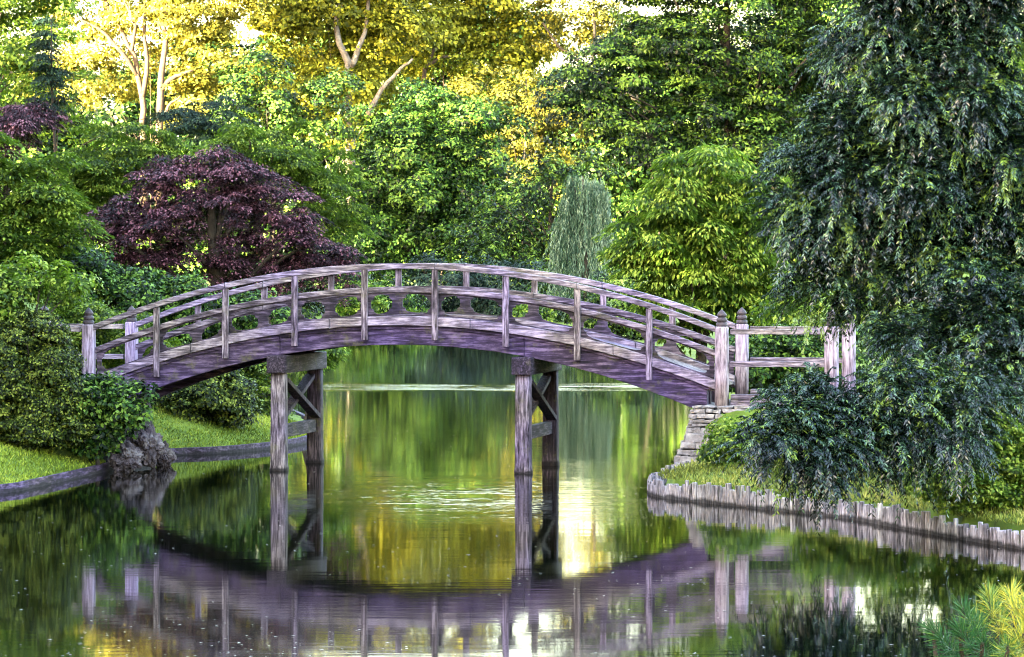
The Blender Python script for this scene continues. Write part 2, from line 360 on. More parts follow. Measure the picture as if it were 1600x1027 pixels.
for u in (-1.90, 1.92):
    zc = ZB(u) - .004
    mb = MB(); mb.box(u - .15, u + .15, -.26, BW + .2, zc - .27, zc); mb.build('cap_beam', M['wood_y'], bridge, bevel=.015)
    for j, v in enumerate((-.06, BW + .02)):
        mb = MB(); prof = [(.132, -.7), (.135, 0), (.142, .02), (.128, .10), (.126, .6), (.122, 1.1), (.12, zc - .274)]
        mb.lathe(u, v, prof, 20, .55)
        mb.build('pile', M['wood_z'] if j == 0 else M['wood_shaded'], bridge, True)  # far pile takes the shade-darkened wood
    for s in (-1, 1):
        mb = MB(); a, b = (.06, BW - .1) if s > 0 else (BW - .1, .06)
        mb.bar((u + .045 * s, a, zc - .38), (u + .045 * s, b, .75), .07, .15, (1, 0, 0)); mb.build('cross_brace', M['wood_shaded'], bridge, bevel=.006)
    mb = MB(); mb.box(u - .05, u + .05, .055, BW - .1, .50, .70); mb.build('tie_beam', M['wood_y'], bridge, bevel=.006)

# approach fences: two rails between ringed posts
def fence(u0, u1, v, label, ends, plank):
    c = B(u0, v); e = empty('post_and_rail_fence', (c[0], c[1], 1.0), -TH); tag(e, label, 'fence', 'approach fences at the bridge ends')
    L = u1 - u0; s = 1 if L > 0 else -1
    for zr in (2.16, 1.675):
        mb = MB(); a, b = sorted((.08 * s, L - .0 * s)); mb.box(a, b, -.045, .045, zr - 1.04, zr - .96); mb.build('rail', M['wood_ledge'], e, bevel=.008)
    if plank:
        mb = MB(); a, b = sorted((.09 * s, L - .1 * s)); mb.box(a, b, -.07, .07, .02, .22); mb.build('base_plank', M['wood_x'], e, bevel=.01)
    mb = MB(); zt = 1.25
    mb.lathe(L, 0, [(.108, -.15), (.108, zt - .02), (.095, zt)], 20, .35); po = mb.build('fence_post', M['pale_post'], e, True)
    mb = MB(); mb.lathe(L, 0, [(.085, zt - .004), (.092, zt + .01), (.092, zt + .06), (.07, zt + .066), (.086, zt + .078), (.086, zt + .13), (.06, zt + .14), (.078, zt + .155), (.078, zt + .18), (.05, zt + .21), (.004, zt + .245)], 20)
    mb.build('finial', M['finial'], po, True)
fence(5.0, 6.6, -.05, 'short rail fence right of the bridge, front one of the pair', 1, True)
fence(5.0, 6.62, BW + .05, 'short rail fence right of the bridge, behind its twin, ending in the rightmost post', 1, True)
fence(-5.0, -6.6, -.05, 'weathered rail fence running left from the bridge into the shrub, nearer row', 1, False)
fence(-5.0, -6.42, BW + .05, 'weathered rail fence left of the bridge ending at the ringed post among leaves', 1, False)

# ------------------------------------------------------------------ stone abutments
def stone_mat(name, stops, scale):
    return noise_mat(name, stops, scale, .9, 1.0, .04, 10)
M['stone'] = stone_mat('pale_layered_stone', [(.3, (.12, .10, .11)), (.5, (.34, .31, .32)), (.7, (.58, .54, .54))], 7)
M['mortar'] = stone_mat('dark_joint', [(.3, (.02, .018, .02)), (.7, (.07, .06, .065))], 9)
M['rock'] = stone_mat('rough_rock', [(.33, (.03, .024, .03)), (.5, (.125, .10, .12)), (.66, (.36, .32, .34))], 5)
def abutment():
    e = empty('stone_abutment', (*B(5.6, 1.1), 0), -TH); tag(e, 'battered dry stone abutment under the bridge end beside the lawn', 'abutment')
    r = np.random.default_rng(3); mb = MB(); core = MB(); z = -.3; H = 1.06
    # local frame: u' = u-5.6, v' = v-1.1 ; base wider than the top
    def ext(z):
        k = 1 - max(z, -.3) / H; return (-1.02 - .36 * k, 2.2, -1.42 - .2 * k, 1.42 + .2 * k)
    x0, x1, y0, y1 = ext(-.3); a0, a1, b0, b1 = ext(H)
    q = .05
    core.add([(x0 + q, y0 + q, -.3), (x1, y0 + q, -.3), (x1, y1 - q, -.3), (x0 + q, y1 - q, -.3), (a0 + q, b0 + q, H - .03), (a1, b0 + q, H - .03), (a1, b1 - q, H - .03), (a0 + q, b1 - q, H - .03)],
             [(3, 2, 1, 0), (4, 5, 6, 7), (0, 1, 5, 4), (1, 2, 6, 5), (2, 3, 7, 6), (3, 0, 4, 7)])
    while z < H - .02:
        h = min(r.uniform(.05, .12), H - z + .01); x0, x1, y0, y1 = ext(z + h / 2)
        for face in (0, 1, 2):
            a, b = (x0, x1) if face < 2 else (y0, y1); t = a - r.uniform(0, .2)
            while t < b:
                L = r.uniform(.10, .40); s0, s1 = max(t, a), min(t + L - .014, b); pr = r.uniform(-.012, .05); zz = r.uniform(-.008, .008)
                if s1 - s0 > .04:
                    j = lambda: r.uniform(-.02, .02)
                    if face == 0: q4 = (s0, s1, y0 - pr, y0 + .2)
                    elif face == 1: q4 = (s0, s1, y1 - .2, y1 + pr)
                    else: q4 = (x0 - pr, x0 + .2, s0, s1)
                    n0 = len(mb.v); mb.box(*q4, z + .005 + zz, z + h - .009 + zz)
                    for k in range(n0, len(mb.v)): p = mb.v[k]; mb.v[k] = (p[0] + j(), p[1] + j(), p[2] + j() * .7)
                t += L
        z += h
    core.build('core', M['mortar'], e); mb.build('stonework', M['stone'], e, bevel=.018)
abutment()
def rock_mesh(cx, cy, cz, rx, ry, rz, seed, sub=5, amp=.28):
    import bmesh
    from mathutils import noise
    bm = bmesh.new(); bmesh.ops.create_icosphere(bm, subdivisions=sub, radius=1)
    for v in bm.verts:
        p = v.co.copy(); o = Vector((seed * 3.1, seed * 1.7, seed))
        d = 0
        for f, a in ((1.3, 1), (2.7, .55), (5.5, .32), (12, .16)): d += a * (abs(noise.noise(p * f + o)) - .25)
        p *= 1 + amp * d * 1.6
        q = p.copy(); m = max(abs(q.x), abs(q.y), abs(q.z)); p = p * (1 - .35 * (1 - m))
        v.co = Vector((cx + p.x * rx, cy + p.y * ry, cz + p.z * rz))
    me = bpy.data.meshes.new('rock'); bm.to_mesh(me); bm.free(); return me
b0 = B(-4.35, -.2)
for i, (px, py, d, sx, sy, sz, lab) in enumerate((
        (228, 697, 58.4, .27, .36, .31, 'rough grey rock pier holding up the left end of the bridge'),
        (196, 715, 57.8, .26, .35, .24, 'low craggy rock between the shrub and the edging board'),
        (255, 712, 59.4, .16, .25, .22, 'small grey rock at the water where the two edgings meet'))):
    p = W(px, py, d); o = link('rock', rock_mesh(0, 0, 0, sx, sy, sz, i + 2), M['rock'], None, False); o.location = p
    tag(o, lab, 'rock', 'rocks under the left bridge end')
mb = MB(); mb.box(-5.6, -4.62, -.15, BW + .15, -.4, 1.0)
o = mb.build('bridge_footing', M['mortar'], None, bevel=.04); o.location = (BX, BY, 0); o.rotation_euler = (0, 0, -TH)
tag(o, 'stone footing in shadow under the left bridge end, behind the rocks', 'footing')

# ------------------------------------------------------------------ shore edgings
def edging(P, name, label, zt, th, cat, m):
    P = np.array(P); T = np.gradient(P, axis=0); T /= np.linalg.norm(T, axis=1)[:, None]; N = np.stack([T[:, 1], -T[:, 0]], 1)
    mb = MB(); vs = []; n = len(P)
    prof = [(0, -.25), (0, zt * .52), (-.018, zt * .56), (-.018, zt), (-th, zt), (-th, -.25)]
    for p, q in zip(P, N):
        for d, z in prof: vs.append((p[0] + q[0] * d, p[1] + q[1] * d, z))
    k = len(prof); fs = [(i * k + j, i * k + (j + 1) % k, (i + 1) * k + (j + 1) % k, (i + 1) * k + j) for i in range(n - 1) for j in range(k)]
    mb.add(vs, fs + [tuple(range(k)), tuple((n - 1) * k + j for j in range(k - 1, -1, -1))])
    o = mb.build(name, M[m]); tag(o, label, cat, 'plank edgings along the left shore'); return o
def resample(P, step):
    P = np.array(P); s = np.concatenate([[0], np.cumsum(np.linalg.norm(np.diff(P, axis=0), axis=1))])
    t = np.arange(0, s[-1], step); return np.stack([np.interp(t, s, P[:, i]) for i in (0, 1)], 1)
edging(resample(LN, .4), 'shore_edging', 'dark plank edging below the open sloping lawn at the left', .12, .08, 'edging', 'edging')
edging(resample(LF[3:-16], .3), 'shore_edging', 'dark plank edging curving past the piles below the round bushes', .12, .1, 'edging', 'edging_far')

pal = empty('log_palisade', (LOG[5][0], LOG[5][1], 0)); tag(pal, 'row of upright grey log stakes edging the right bank', 'palisade')
LP = resample(RF, .02); base = np.array([pal.location.x, pal.location.y])
i = 0; k = 0; rg = np.random.default_rng(5)
s = 0.0; Ltot = len(LP) * .02
logs = []
while s < Ltot - .15:
    dia = rg.uniform(.062, .095) * (1.0 if s < 2 else 1.12); p = LP[min(int((s + dia / 2) / .02), len(LP) - 1)] - base
    h = rg.uniform(.17, .27) + .03 * math.sin(s * 1.3); r = dia / 2 * .8; tl = rg.uniform(-.016, .016, 2)
    logs.append(([(p[0], p[1], -.4), (p[0], p[1], .0), (p[0] + tl[0], p[1] + tl[1], h - .008), (p[0] + tl[0], p[1] + tl[1], h)], [r * 1.02, r * 1.03, r, r * .86])); s += dia
nlog = len(logs); rest = MB()
for q, (pts, rad) in enumerate(logs):
    if q < nlog - 108 or q >= nlog - 8: rest.tube(pts, rad, 10)
    else:
        mb = MB(); mb.tube(pts, rad, 10); mb.build('log', M['log'], pal, False)
tag(rest.build('log_row', M['log'], pal, False), kind='stuff')
print('logs', nlog, 'of length', s, Ltot)

# ------------------------------------------------------------------ leaves
def unit(a): return a / (np.linalg.norm(a, axis=-1, keepdims=True) + 1e-9)
def rand_dir(n): return unit(rng.normal(size=(n, 3)))
def leaf_arrays(P, D, Nn, L, Wd, tint, bend=.18):
    """a folded diamond at P along D with normal Nn"""
    n = len(P); D = unit(D); S = unit(np.cross(D, Nn)); Nn = np.cross(S, D)
    L = np.broadcast_to(L, (n,))[:, None]; Wd = np.broadcast_to(Wd, (n,))[:, None]
    a = P; b = P + D * L * .45 + S * Wd * .5 + Nn * L * bend * .5; c = P + D * L - Nn * L * bend * .4; d = P + D * L * .45 - S * Wd * .5 + Nn * L * bend * .5
    V = np.stack([a, b, c, d], 1).reshape(-1, 3); return V, tint
def leaves_obj(parts, name, m, parent):
    V = np.concatenate([p[0] for p in parts]); T = np.concatenate([p[1] for p in parts])
    Fq = np.arange(len(V)).reshape(-1, 4)
    return link(name, np_mesh(name, V, Fq, 4, np.clip(T, 0, 1)), m, parent)

LEAVES = [0]; DENS = 1.6; LSC = .74
def lobes_m(lobes, d, depth=.85):
    out = []
    for L in lobes:
        dd = d + (L[4] if len(L) > 4 else 0); k = dd / F_PX
        c = W(L[0], L[1], dd); out.append((c, np.array([L[2] * k, max(L[2], L[3]) * k * depth if len(L) < 6 else L[5], L[3] * k])))
    return out
def on_lobes(lb, r, dens, lo, hi):
    P, Dr = [], []
    for c, e in lb:
        area = 4 * math.pi * ((e[0] * e[1]) ** 1.6 / 3 + (e[0] * e[2]) ** 1.6 / 3 + (e[1] * e[2]) ** 1.6 / 3) ** (1 / 1.6)
        n = max(5, int(dens * area / (math.pi * r * r))); u = rand_dir(n); k = rng.uniform(lo, hi, n)
        P.append(c + u * e * k[:, None]); Dr.append(unit(u / e))
    return np.concatenate(P), np.concatenate(Dr)
def clump_points(lb, r, dens, inner=.5, mass=0, squash=.75):
    """twig points: boughs (masses of radius `mass`) sit on the crown's outline, twigs sit on the outer side of each bough"""
    dens = dens * DENS
    if not mass: return on_lobes(lb, r, dens, inner, 1.0)
    C0, D0 = on_lobes(lb, mass, dens * .62, inner, .98); R = mass * rng.uniform(.55, 1.3, len(C0))
    m = np.maximum(3, (dens * 1.5 * R * R / (r * r)).astype(int)); idx = np.repeat(np.arange(len(C0)), m); n = len(idx)
    u = unit(rand_dir(n) + .75 * D0[idx] + np.array([0, 0, .45])); k = rng.uniform(.55, 1.0, n)
    P = C0[idx] + u * (R[idx] * k)[:, None] * np.array([1, 1, squash])
    P2, D2 = on_lobes(lb, r, dens * .35, .45, .7)     # the shaded inside of the crown
    return np.concatenate([P, P2]), np.concatenate([u, D2])

def style_broad(lb, L, r, dens, cover, aspect=.6, flat=.8, droop=.25, up=.22, inner=.55, tintvar=.2, wob=.42, mass=0):
    P, Dr = clump_points(lb, r, dens, inner, mass, .8); n = len(P); m = max(5, int(cover * 4 * r * r / (L * L * aspect)))
    ct = rng.normal(0, tintvar, n); rr = r * rng.uniform(.6, 1.35, n)
    idx = np.repeat(np.arange(n), m); N = len(idx)
    q = rand_dir(N); q[:, 2] = np.abs(q[:, 2]) * 1.0 - .25; q = unit(q + .5 * Dr[idx])
    k = rng.uniform(.35, 1.05, N) ** .7
    pos = P[idx] + q * (rr[idx] * k)[:, None] * np.array([1, 1, flat])
    nrm = unit(up * np.array([0, 0, 1.0]) + .5 * q + .45 * Dr[idx] + wob * rand_dir(N))
    d = unit(q * .7 + .7 * rand_dir(N) + np.array([0, 0, -droop])); d = unit(d - nrm * np.sum(d * nrm, 1, keepdims=True) * .8)
    ln = L * rng.uniform(.65, 1.3, N)
    return leaf_arrays(pos, d, nrm, ln, ln * aspect, .5 + ct[idx] + rng.normal(0, .27, N)), P
def style_tier(lb, L, r, dens, cover, aspect=.42, droop=.75, inner=.45, thick=.22, tintvar=.2, mass=0):
    """flat sprays in tiers, leaves hanging at the rim"""
    P, Dr = clump_points(lb, r, dens, inner, mass, .6); n = len(P); m = max(8, int(cover * 4 * r * r / (L * L * aspect)))
    ct = rng.normal(0, tintvar, n); idx = np.repeat(np.arange(n), m); N = len(idx)
    a = rng.uniform(0, 2 * math.pi, N); k = np.sqrt(rng.uniform(0, 1, N)); rr = (r * rng.uniform(.6, 1.3, n))[idx]
    hd = Dr.copy(); hd[:, 2] = 0; hd = unit(hd)
    off_ = np.stack([np.cos(a) * k * rr, np.sin(a) * k * rr, -thick * rr * k * k * 1.5 + rng.normal(0, .06, N) * rr], 1)
    off_[:, 2] -= .28 * np.sum(off_ * hd[idx], 1)
    pos = P[idx] + off_
    out = unit(np.stack([np.cos(a), np.sin(a), np.zeros(N)], 1) + .8 * hd[idx] + .5 * rand_dir(N))
    d = unit(out + np.array([0, 0, -droop]) * rng.uniform(.3, 1.4, N)[:, None])
    nrm = unit(np.array([0, 0, 1.0]) + .35 * out + .3 * rand_dir(N)); ln = L * rng.uniform(.6, 1.3, N)
    return leaf_arrays(pos, d, nrm, ln, ln * aspect, .5 + ct[idx] + rng.normal(0, .27, N)), P
def style_spray(lb, L, r, dens, nb, nl, aspect=.22, droop=1.0, inner=.5, tintvar=.2, blen=1.0, mass=0):
    """feathery sprays: from every twig point nb branchlets arch out and hang, each with leaflets on both sides"""
    P, Dr = clump_points(lb, r, dens, inner, mass, .8); n = len(P)
    ct = rng.normal(0, tintvar, n); ib = np.repeat(np.arange(n), nb); nbt = len(ib)
    bd = unit(Dr[ib] * .9 + .8 * rand_dir(nbt) + np.array([0, 0, .25])); bl = r * blen * rng.uniform(.8, 2.0, nbt)
    bp = P[ib] + rand_dir(nbt) * r * .5; bt = ct[ib] + rng.normal(0, .15, nbt)
    il = np.repeat(np.arange(nbt), nl); N = len(il); t = np.tile(np.linspace(.12, 1, nl), nbt) + rng.uniform(-.03, .03, N)
    g = droop * (t ** 2)[:, None] * np.array([0, 0, -1.0])
    pos = bp[il] + bd[il] * (bl[il] * t)[:, None] + g * bl[il][:, None] * .7
    tan = unit(bd[il] + 1.4 * droop * t[:, None] * np.array([0, 0, -1.0]))
    side = unit(np.cross(tan, np.array([0, 0, 1.0]) + .01)) * np.where(np.arange(N) % 2, 1, -1)[:, None]
    d = unit(tan * .75 + side * .7 + .35 * rand_dir(N) + np.array([0, 0, -.25])); nrm = unit(np.cross(tan, side) * np.where(np.arange(N) % 2, 1, -1)[:, None] + .5 * rand_dir(N))
    nrm = np.where(nrm[:, 2:3] < 0, -nrm, nrm); ln = L * rng.uniform(.6, 1.3, N)
    return leaf_arrays(pos, d, nrm, ln, ln * aspect, .5 + bt[il] + rng.normal(0, .2, N)), P
def style_weep(lb, L, r, dens, ns, nl, length, aspect=.2, tintvar=.15, inner=.6):
    P, Dr = clump_points(lb, r, dens, inner); P = P[Dr[:, 2] > -.35]; Dr = Dr[Dr[:, 2] > -.35]; n = len(P)
    ct = rng.normal(0, tintvar, n); ib = np.repeat(np.arange(n), ns); nb = len(ib)
    bp = P[ib] + rand_dir(nb) * r * .6; hd = Dr[ib].copy(); hd[:, 2] = 0; bl = length * rng.uniform(.25, 1.35, nb)
    il = np.repeat(np.arange(nb), nl); N = len(il); t = np.tile(np.linspace(0, 1, nl), nb)
    sw = rng.normal(0, .16, (nb, 3)) * bl[:, None]
    pos = bp[il] + hd[il] * (.35 * r * np.sqrt(t))[:, None] + np.stack([0 * t, 0 * t, -bl[il] * t], 1) + sw[il] * (t ** 1.5)[:, None] + rng.normal(0, .03, (N, 3)) * r
    d = unit(np.array([0, 0, -1.0]) + .45 * rand_dir(N)); nrm = unit(rand_dir(N) + np.array([0, -.4, .5])); ln = L * rng.uniform(.7, 1.3, N)
    return leaf_arrays(pos, d, nrm, ln, ln * aspect, .5 + ct[ib][il] + rng.normal(0, .2, N)), P

def limbs(mb, base, top, r0, targets, ntar, bend=.15, k=7):
    base, top = np.array(base, float), np.array(top, float); H = top - base
    mid = [base + H * t + np.array([math.sin(t * 5 + base[0]), math.cos(t * 4), 0]) * bend * r0 * 4 * math.sin(math.pi * t) for t in np.linspace(0, 1, 7)]
    mb.tube(mid, [r0 * (1.15 if i == 0 else 1) * (1 - .75 * i / 6) for i in range(7)], k + 2)
    if len(targets):
        sel = targets[rng.permutation(len(targets))[:ntar]]
        for q in sel:
            t = min(.92, max(.18, (q[2] - base[2]) / max(H[2], .1) * .75 - rng.uniform(0, .2))); i = t * 6; a = mid[int(i)] + (mid[min(int(i) + 1, 6)] - mid[int(i)]) * (i % 1)
            c = (a + q) / 2 + np.array([0, 0, .12 * np.linalg.norm(q - a)]); s = np.linspace(0, 1, 6)[:, None]
            pts = (1 - s) ** 2 * a + 2 * s * (1 - s) * c + s * s * q; rb = r0 * (.42 * (1 - .6 * t))
            mb.tube(pts, [rb * (1 - .85 * x) + .004 for x in np.linspace(0, 1, 6)], 5)
def plant(name, label, cat, d, lobes, style, m, bark='bark', trunk=None, r0=.15, ntar=14, extra=(), group=None, depth=.85, branch_name='trunk', **kw):
    """trunk: photo column of the foot; extra: limbs drawn as [(px,py),...], first radius in px"""
    lb = lobes_m(lobes, d, depth)
    fn = {'broad': style_broad, 'tier': style_tier, 'spray': style_spray, 'weep': style_weep}[style]
    k = d / F_PX
    for key in ('L', 'r', 'length', 'mass'):
        if key in kw: kw[key] = kw[key] * k * (LSC if key == 'L' else 1)           # given in photo pixels at that distance
    parts, P = fn(lb, **kw)
    x0 = W(trunk if trunk is not None else lobes[0][0], 0, d)[0]; zb = hgt(x0, d); base = np.array([x0, d, zb])
    e = empty(name, base); tag(e, label, cat, group)
    V, T = parts; LEAVES[0] += len(T)
    # nothing grows under the ground or the water
    cen = V.reshape(-1, 4, 3).mean(1); ok = cen[:, 2] > np.maximum(height(cen[:, 0], cen[:, 1]), 0) + .02
    V = V.reshape(-1, 4, 3)[ok].reshape(-1, 3) - base; T = T[ok]
    leaves_obj([(V, T)], 'crown' if cat == 'tree' else 'foliage', m, e)
    mb = MB(); top = max((c for c, s in lb), key=lambda c: c[2]); hz = max(c[2] + s[2] * .6 for c, s in lb)
    limbs(mb, (0, 0, -.2), (top[0] * .5 + base[0] * .5 - base[0], (top[1] - base[1]) * .5, hz - zb), r0, P - base, ntar)
    for pts, rp in extra:
        pp = [W(a, b, d + (c[0] if c else 0)) - base for a, b, *c in pts]; n = len(pp)
        Q = []; 
        for i in range(n - 1):
            for s in (0, .34, .67): Q.append(pp[i] * (1 - s) + pp[i + 1] * s + rng.normal(0, rp * k * .25, 3) * (s > 0))
        Q.append(pp[-1]); mb.tube(Q, [rp * k * (1 - .62 * i / (len(Q) - 1)) for i in range(len(Q))], 8)
    mb.build(branch_name, M[bark], e, True)
    return e

# leaf colours (albedo)
M['lf_mid'] = leaf_mat('mid_green_leaves', (.005, .017, .005), (.038, .11, .02), (.19, .35, .06), .42, .22, warm=1.12)
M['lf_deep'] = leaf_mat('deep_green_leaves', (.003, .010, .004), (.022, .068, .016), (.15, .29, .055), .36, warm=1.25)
M['lf_lime'] = leaf_mat('lime_leaves', (.010, .022, .005), (.085, .155, .018), (.33, .43, .05), .5, .3, tcol=(.18, .32, .02))
M['lf_yellow'] = leaf_mat('sunlit_yellow_green_leaves', (.09, .10, .008), (.35, .34, .022), (.62, .58, .055), .55, .3)  # yellow of the low sun lifted into the leaf colour
M['lf_gold'] = leaf_mat('sunlit_gold_leaves', (.14, .125, .012), (.38, .345, .04), (.58, .52, .10), .55, .3)  # sunlit gold put into the leaf colour as well
M['lf_purple'] = leaf_mat('purple_maple_leaves', (.016, .006, .009), (.085, .032, .046), (.34, .15, .20), .45, .2)
M['lf_blue'] = leaf_mat('blue_green_leaflets', (.002, .007, .006), (.013, .042, .025), (.14, .26, .14), .27, .12, 1.0, tcol=(.045, .13, .015), tip=(.24, .38, .05))
M['lf_willow'] = leaf_mat('grey_green_willow_leaves', (.03, .07, .04), (.12, .20, .12), (.28, .38, .26), .5)
M['lf_dog'] = leaf_mat('fresh_green_leaves', (.010, .024, .004), (.115, .215, .022), (.42, .54, .08), .45, .3, tcol=(.26, .46, .03))
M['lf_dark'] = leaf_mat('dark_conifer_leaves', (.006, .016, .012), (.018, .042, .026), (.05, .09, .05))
M['lf_box'] = leaf_mat('clipped_bush_leaves', (.005, .012, .003), (.055, .105, .022), (.26, .35, .07), .45, warm=1.2)
M['lf_olive'] = leaf_mat('olive_leaves', (.04, .045, .008), (.20, .19, .022), (.40, .35, .04))

# ---- far wood behind everything, one mass
wl = []
for px in range(-330, 2000, 42):
    topy = 140 + 35 * math.sin(px * .013) + rng.uniform(-25, 25)
    if px > 900: topy -= 60
    if 440 < px < 780: topy -= 60
    if 840 < px < 960: topy += 75
    if 40 < px < 190: topy += 20
    for py in np.arange(topy, 470, 60): wl.append((px + rng.uniform(-20, 20), py, 55, 55, rng.uniform(0, 10)))
pw, _ = style_broad(lobes_m(wl, 440), 9 * 440 / F_PX, 26 * 440 / F_PX, .9, 1.3)
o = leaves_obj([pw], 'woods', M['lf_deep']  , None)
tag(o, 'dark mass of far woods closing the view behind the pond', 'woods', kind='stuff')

# ---- sunlit trees at the back
plant('broadleaf_tree', 'golden tree with two tan trunks rising behind the left shrubs', 'tree', 370,
      [(150, 20, 95, 70), (120, 130, 60, 55), (200, -70, 130, 80), (300, 10, 95, 75), (335, 105, 70, 60), (180, 110, 50, 45, 3), (300, 165, 60, 35), (280, -100, 100, 70), (120, -130, 90, 60), (230, -190, 120, 50), (350, -60, 60, 60)], 'broad', M['lf_gold'],
      'bark_tan', 236, .05, 10, up=.2, mass=36, L=8.5, r=21, dens=.85, cover=1.1, inner=.35, aspect=.65, tintvar=.16,
      extra=[([(225, 330, -2), (224, 215, -2), (222, 150, -2), (213, 100, -2), (195, 60, -2), (170, 15, -1), (150, -40)], 6),
             ([(222, 155, -2), (230, 95, -2), (226, 40, -2), (222, -50)], 4.5), ([(249, 330, -3), (249, 215, -3), (251, 130, -3), (257, 80, -3), (260, 20, -2), (263, -70)], 7),
             ([(252, 140, -3), (275, 119, -3), (302, 110, -3)], 4.5), ([(217, 120, -2), (190, 82, -3), (155, 45, -3), (115, 25, -3)], 4), ([(205, 85, -2), (212, 40, -3), (190, -10, -3)], 3.5), ([(254, 180, -3), (268, 160, -3), (282, 150, -3)], 3)])
plant('plane_tree', 'tall yellow tree with a white mottled trunk left of centre', 'tree', 390,
      [(520, 40, 120, 80), (450, 10, 70, 80), (480, -60, 110, 70), (590, -80, 110, 70), (450, -120, 90, 50), (620, 70, 70, 60), (570, 125, 75, 35), (430, 130, 60, 90), (480, 180, 90, 60)], 'broad', M['lf_yellow'],
      'bark_white', 545, .10, 12, up=.2, mass=40, L=9.5, r=21, dens=.95, cover=1.0, inner=.3, aspect=.7,
      extra=[([(548, 330), (546, 130, -4), (545, 100, -4), (530, 68, -4), (526, 25, -4), (540, -40, -4)], 8), ([(548, 105, -4), (560, 75, -4), (572, 42, -4), (582, -50, -4)], 5.5), ([(575, 180, -5), (596, 140, -5), (625, 108, -5), (645, 92, -5)], 4.5)])
plant('plane_tree', 'wide yellow crown with orange lit limbs above the round green tree', 'tree', 405,
      [(690, 30, 130, 80), (660, 95, 70, 40), (760, 20, 80, 70), (700, -75, 110, 60), (820, 60, 45, 60), (790, 110, 60, 40)], 'broad', M['lf_yellow'],
      'bark_tan', 690, .12, 12, up=.2, mass=40, L=9, r=21, dens=.95, cover=1.0, inner=.3, aspect=.7,
      extra=[([(660, 160, -5), (664, 108, -5), (678, 78, -5), (706, 64, -5)], 4), ([(664, 108, -5), (690, 88, -5), (706, 90, -5)], 4)])
plant('broadleaf_tree', 'golden olive tree with sunlit upper edge left of the sky gap', 'tree', 350,
      [(830, 150, 60, 45), (790, 200, 60, 50), (850, 215, 50, 70), (750, 170, 50, 40), (815, 265, 60, 60)], 'broad', M['lf_olive'], 'bark', 815, .14, 12, mass=34, L=8.5, r=20, dens=.7, cover=1.0, aspect=.6)
plant('plane_tree', 'thin crowned tree with slanting pale limbs beside the sky gap', 'tree', 400,
      [(915, 40, 55, 55), (860, 20, 35, 60), (945, 20, 40, 70), (900, -70, 80, 60)], 'broad', M['lf_olive'], 'bark', 1040, .10, 6, L=8, r=16, dens=.6, cover=.9, inner=.2,
      extra=[([(1040, 190, 1), (985, 150, -2), (940, 120, -2), (905, 96, -2), (872, 72, -2), (848, 35, -2)], 4), ([(938, 118, -2), (927, 95, -2), (929, 55, -2), (925, -10, -2)], 4)])
plant('broadleaf_tree', 'yellow green tree cut by the upper left corner', 'tree', 300,
      [(10, 60, 80, 80), (60, 20, 60, 45), (0, 150, 60, 60), (-40, -40, 130, 80), (10, -140, 120, 70), (95, 165, 45, 50)], 'broad', M['lf_lime'], 'bark', -30, .3, 14, mass=38, L=9, r=21, dens=.85, cover=.9, inner=.4)
plant('conifer_tree', 'dark blue green evergreen between the golden tree and the corner tree', 'tree', 285,
      [(80, 150, 36, 50), (72, 95, 16, 40), (335, 185, 60, 40), (70, 50, 12, 40), (280, 190, 50, 30)], 'tier', M['lf_dark'], 'bark', 90, .2, 10, L=8, r=17, dens=.8, cover=1.2)
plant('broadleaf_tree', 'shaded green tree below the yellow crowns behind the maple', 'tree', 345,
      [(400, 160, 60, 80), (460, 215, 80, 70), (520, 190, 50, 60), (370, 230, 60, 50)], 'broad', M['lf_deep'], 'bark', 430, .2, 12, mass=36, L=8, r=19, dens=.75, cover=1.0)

# ---- middle distance
plant('maple_tree', 'round bright green tree on the far shore above the bridge centre', 'tree', 290,
      [(660, 290, 135, 110), (640, 215, 85, 60), (720, 230, 75, 65), (590, 290, 65, 70), (755, 310, 55, 60), (600, 370, 75, 50), (700, 370, 90, 45), (560, 400, 50, 40)], 'broad', M['lf_mid'],
      'bark', 665, .25, 22, mass=40, L=8.5, r=20, dens=.95, cover=1.15, inner=.6, tintvar=.2, aspect=.55)
plant('broadleaf_tree', 'dark arching tree at the far shore between the round tree and the willow', 'tree', 205,
      [(850, 345, 90, 70), (800, 390, 60, 50), (880, 300, 60, 50), (850, 420, 90, 50), (770, 370, 40, 30)], 'spray', M['lf_deep'], 'bark', 850, .2, 14, mass=44, L=9, r=20, dens=.8, nb=7, nl=12, aspect=.4, droop=.9)
plant('willow_tree', 'pale grey green willow with hanging strands right of the bridge centre', 'tree', 165,
      [(906, 286, 28, 18), (893, 318, 18, 22), (930, 300, 22, 26), (880, 345, 14, 14), (872, 375, 9, 8), (942, 345, 12, 16), (912, 350, 14, 14)], 'weep', M['lf_willow'], 'bark', 915, .15, 8, L=9, r=7, dens=.9, ns=4, nl=34, length=120, tintvar=.3)
plant('broadleaf_tree', 'tall dark green tree with dense crown filling the upper right centre', 'tree', 112,
      [(1130, 80, 190, 120), (960, 195, 85, 75), (1250, 150, 120, 110), (1060, 180, 110, 90), (1150, -80, 190, 90), (1000, 60, 65, 55), (1330, 60, 90, 110), (1020, -20, 60, 50), (1180, 250, 110, 60)], 'broad', M['lf_deep'],
      'bark', 1130, .22, 16, mass=58, L=9.5, r=27, dens=.85, cover=1.1, inner=.55, tintvar=.26, aspect=.5, flat=.55)
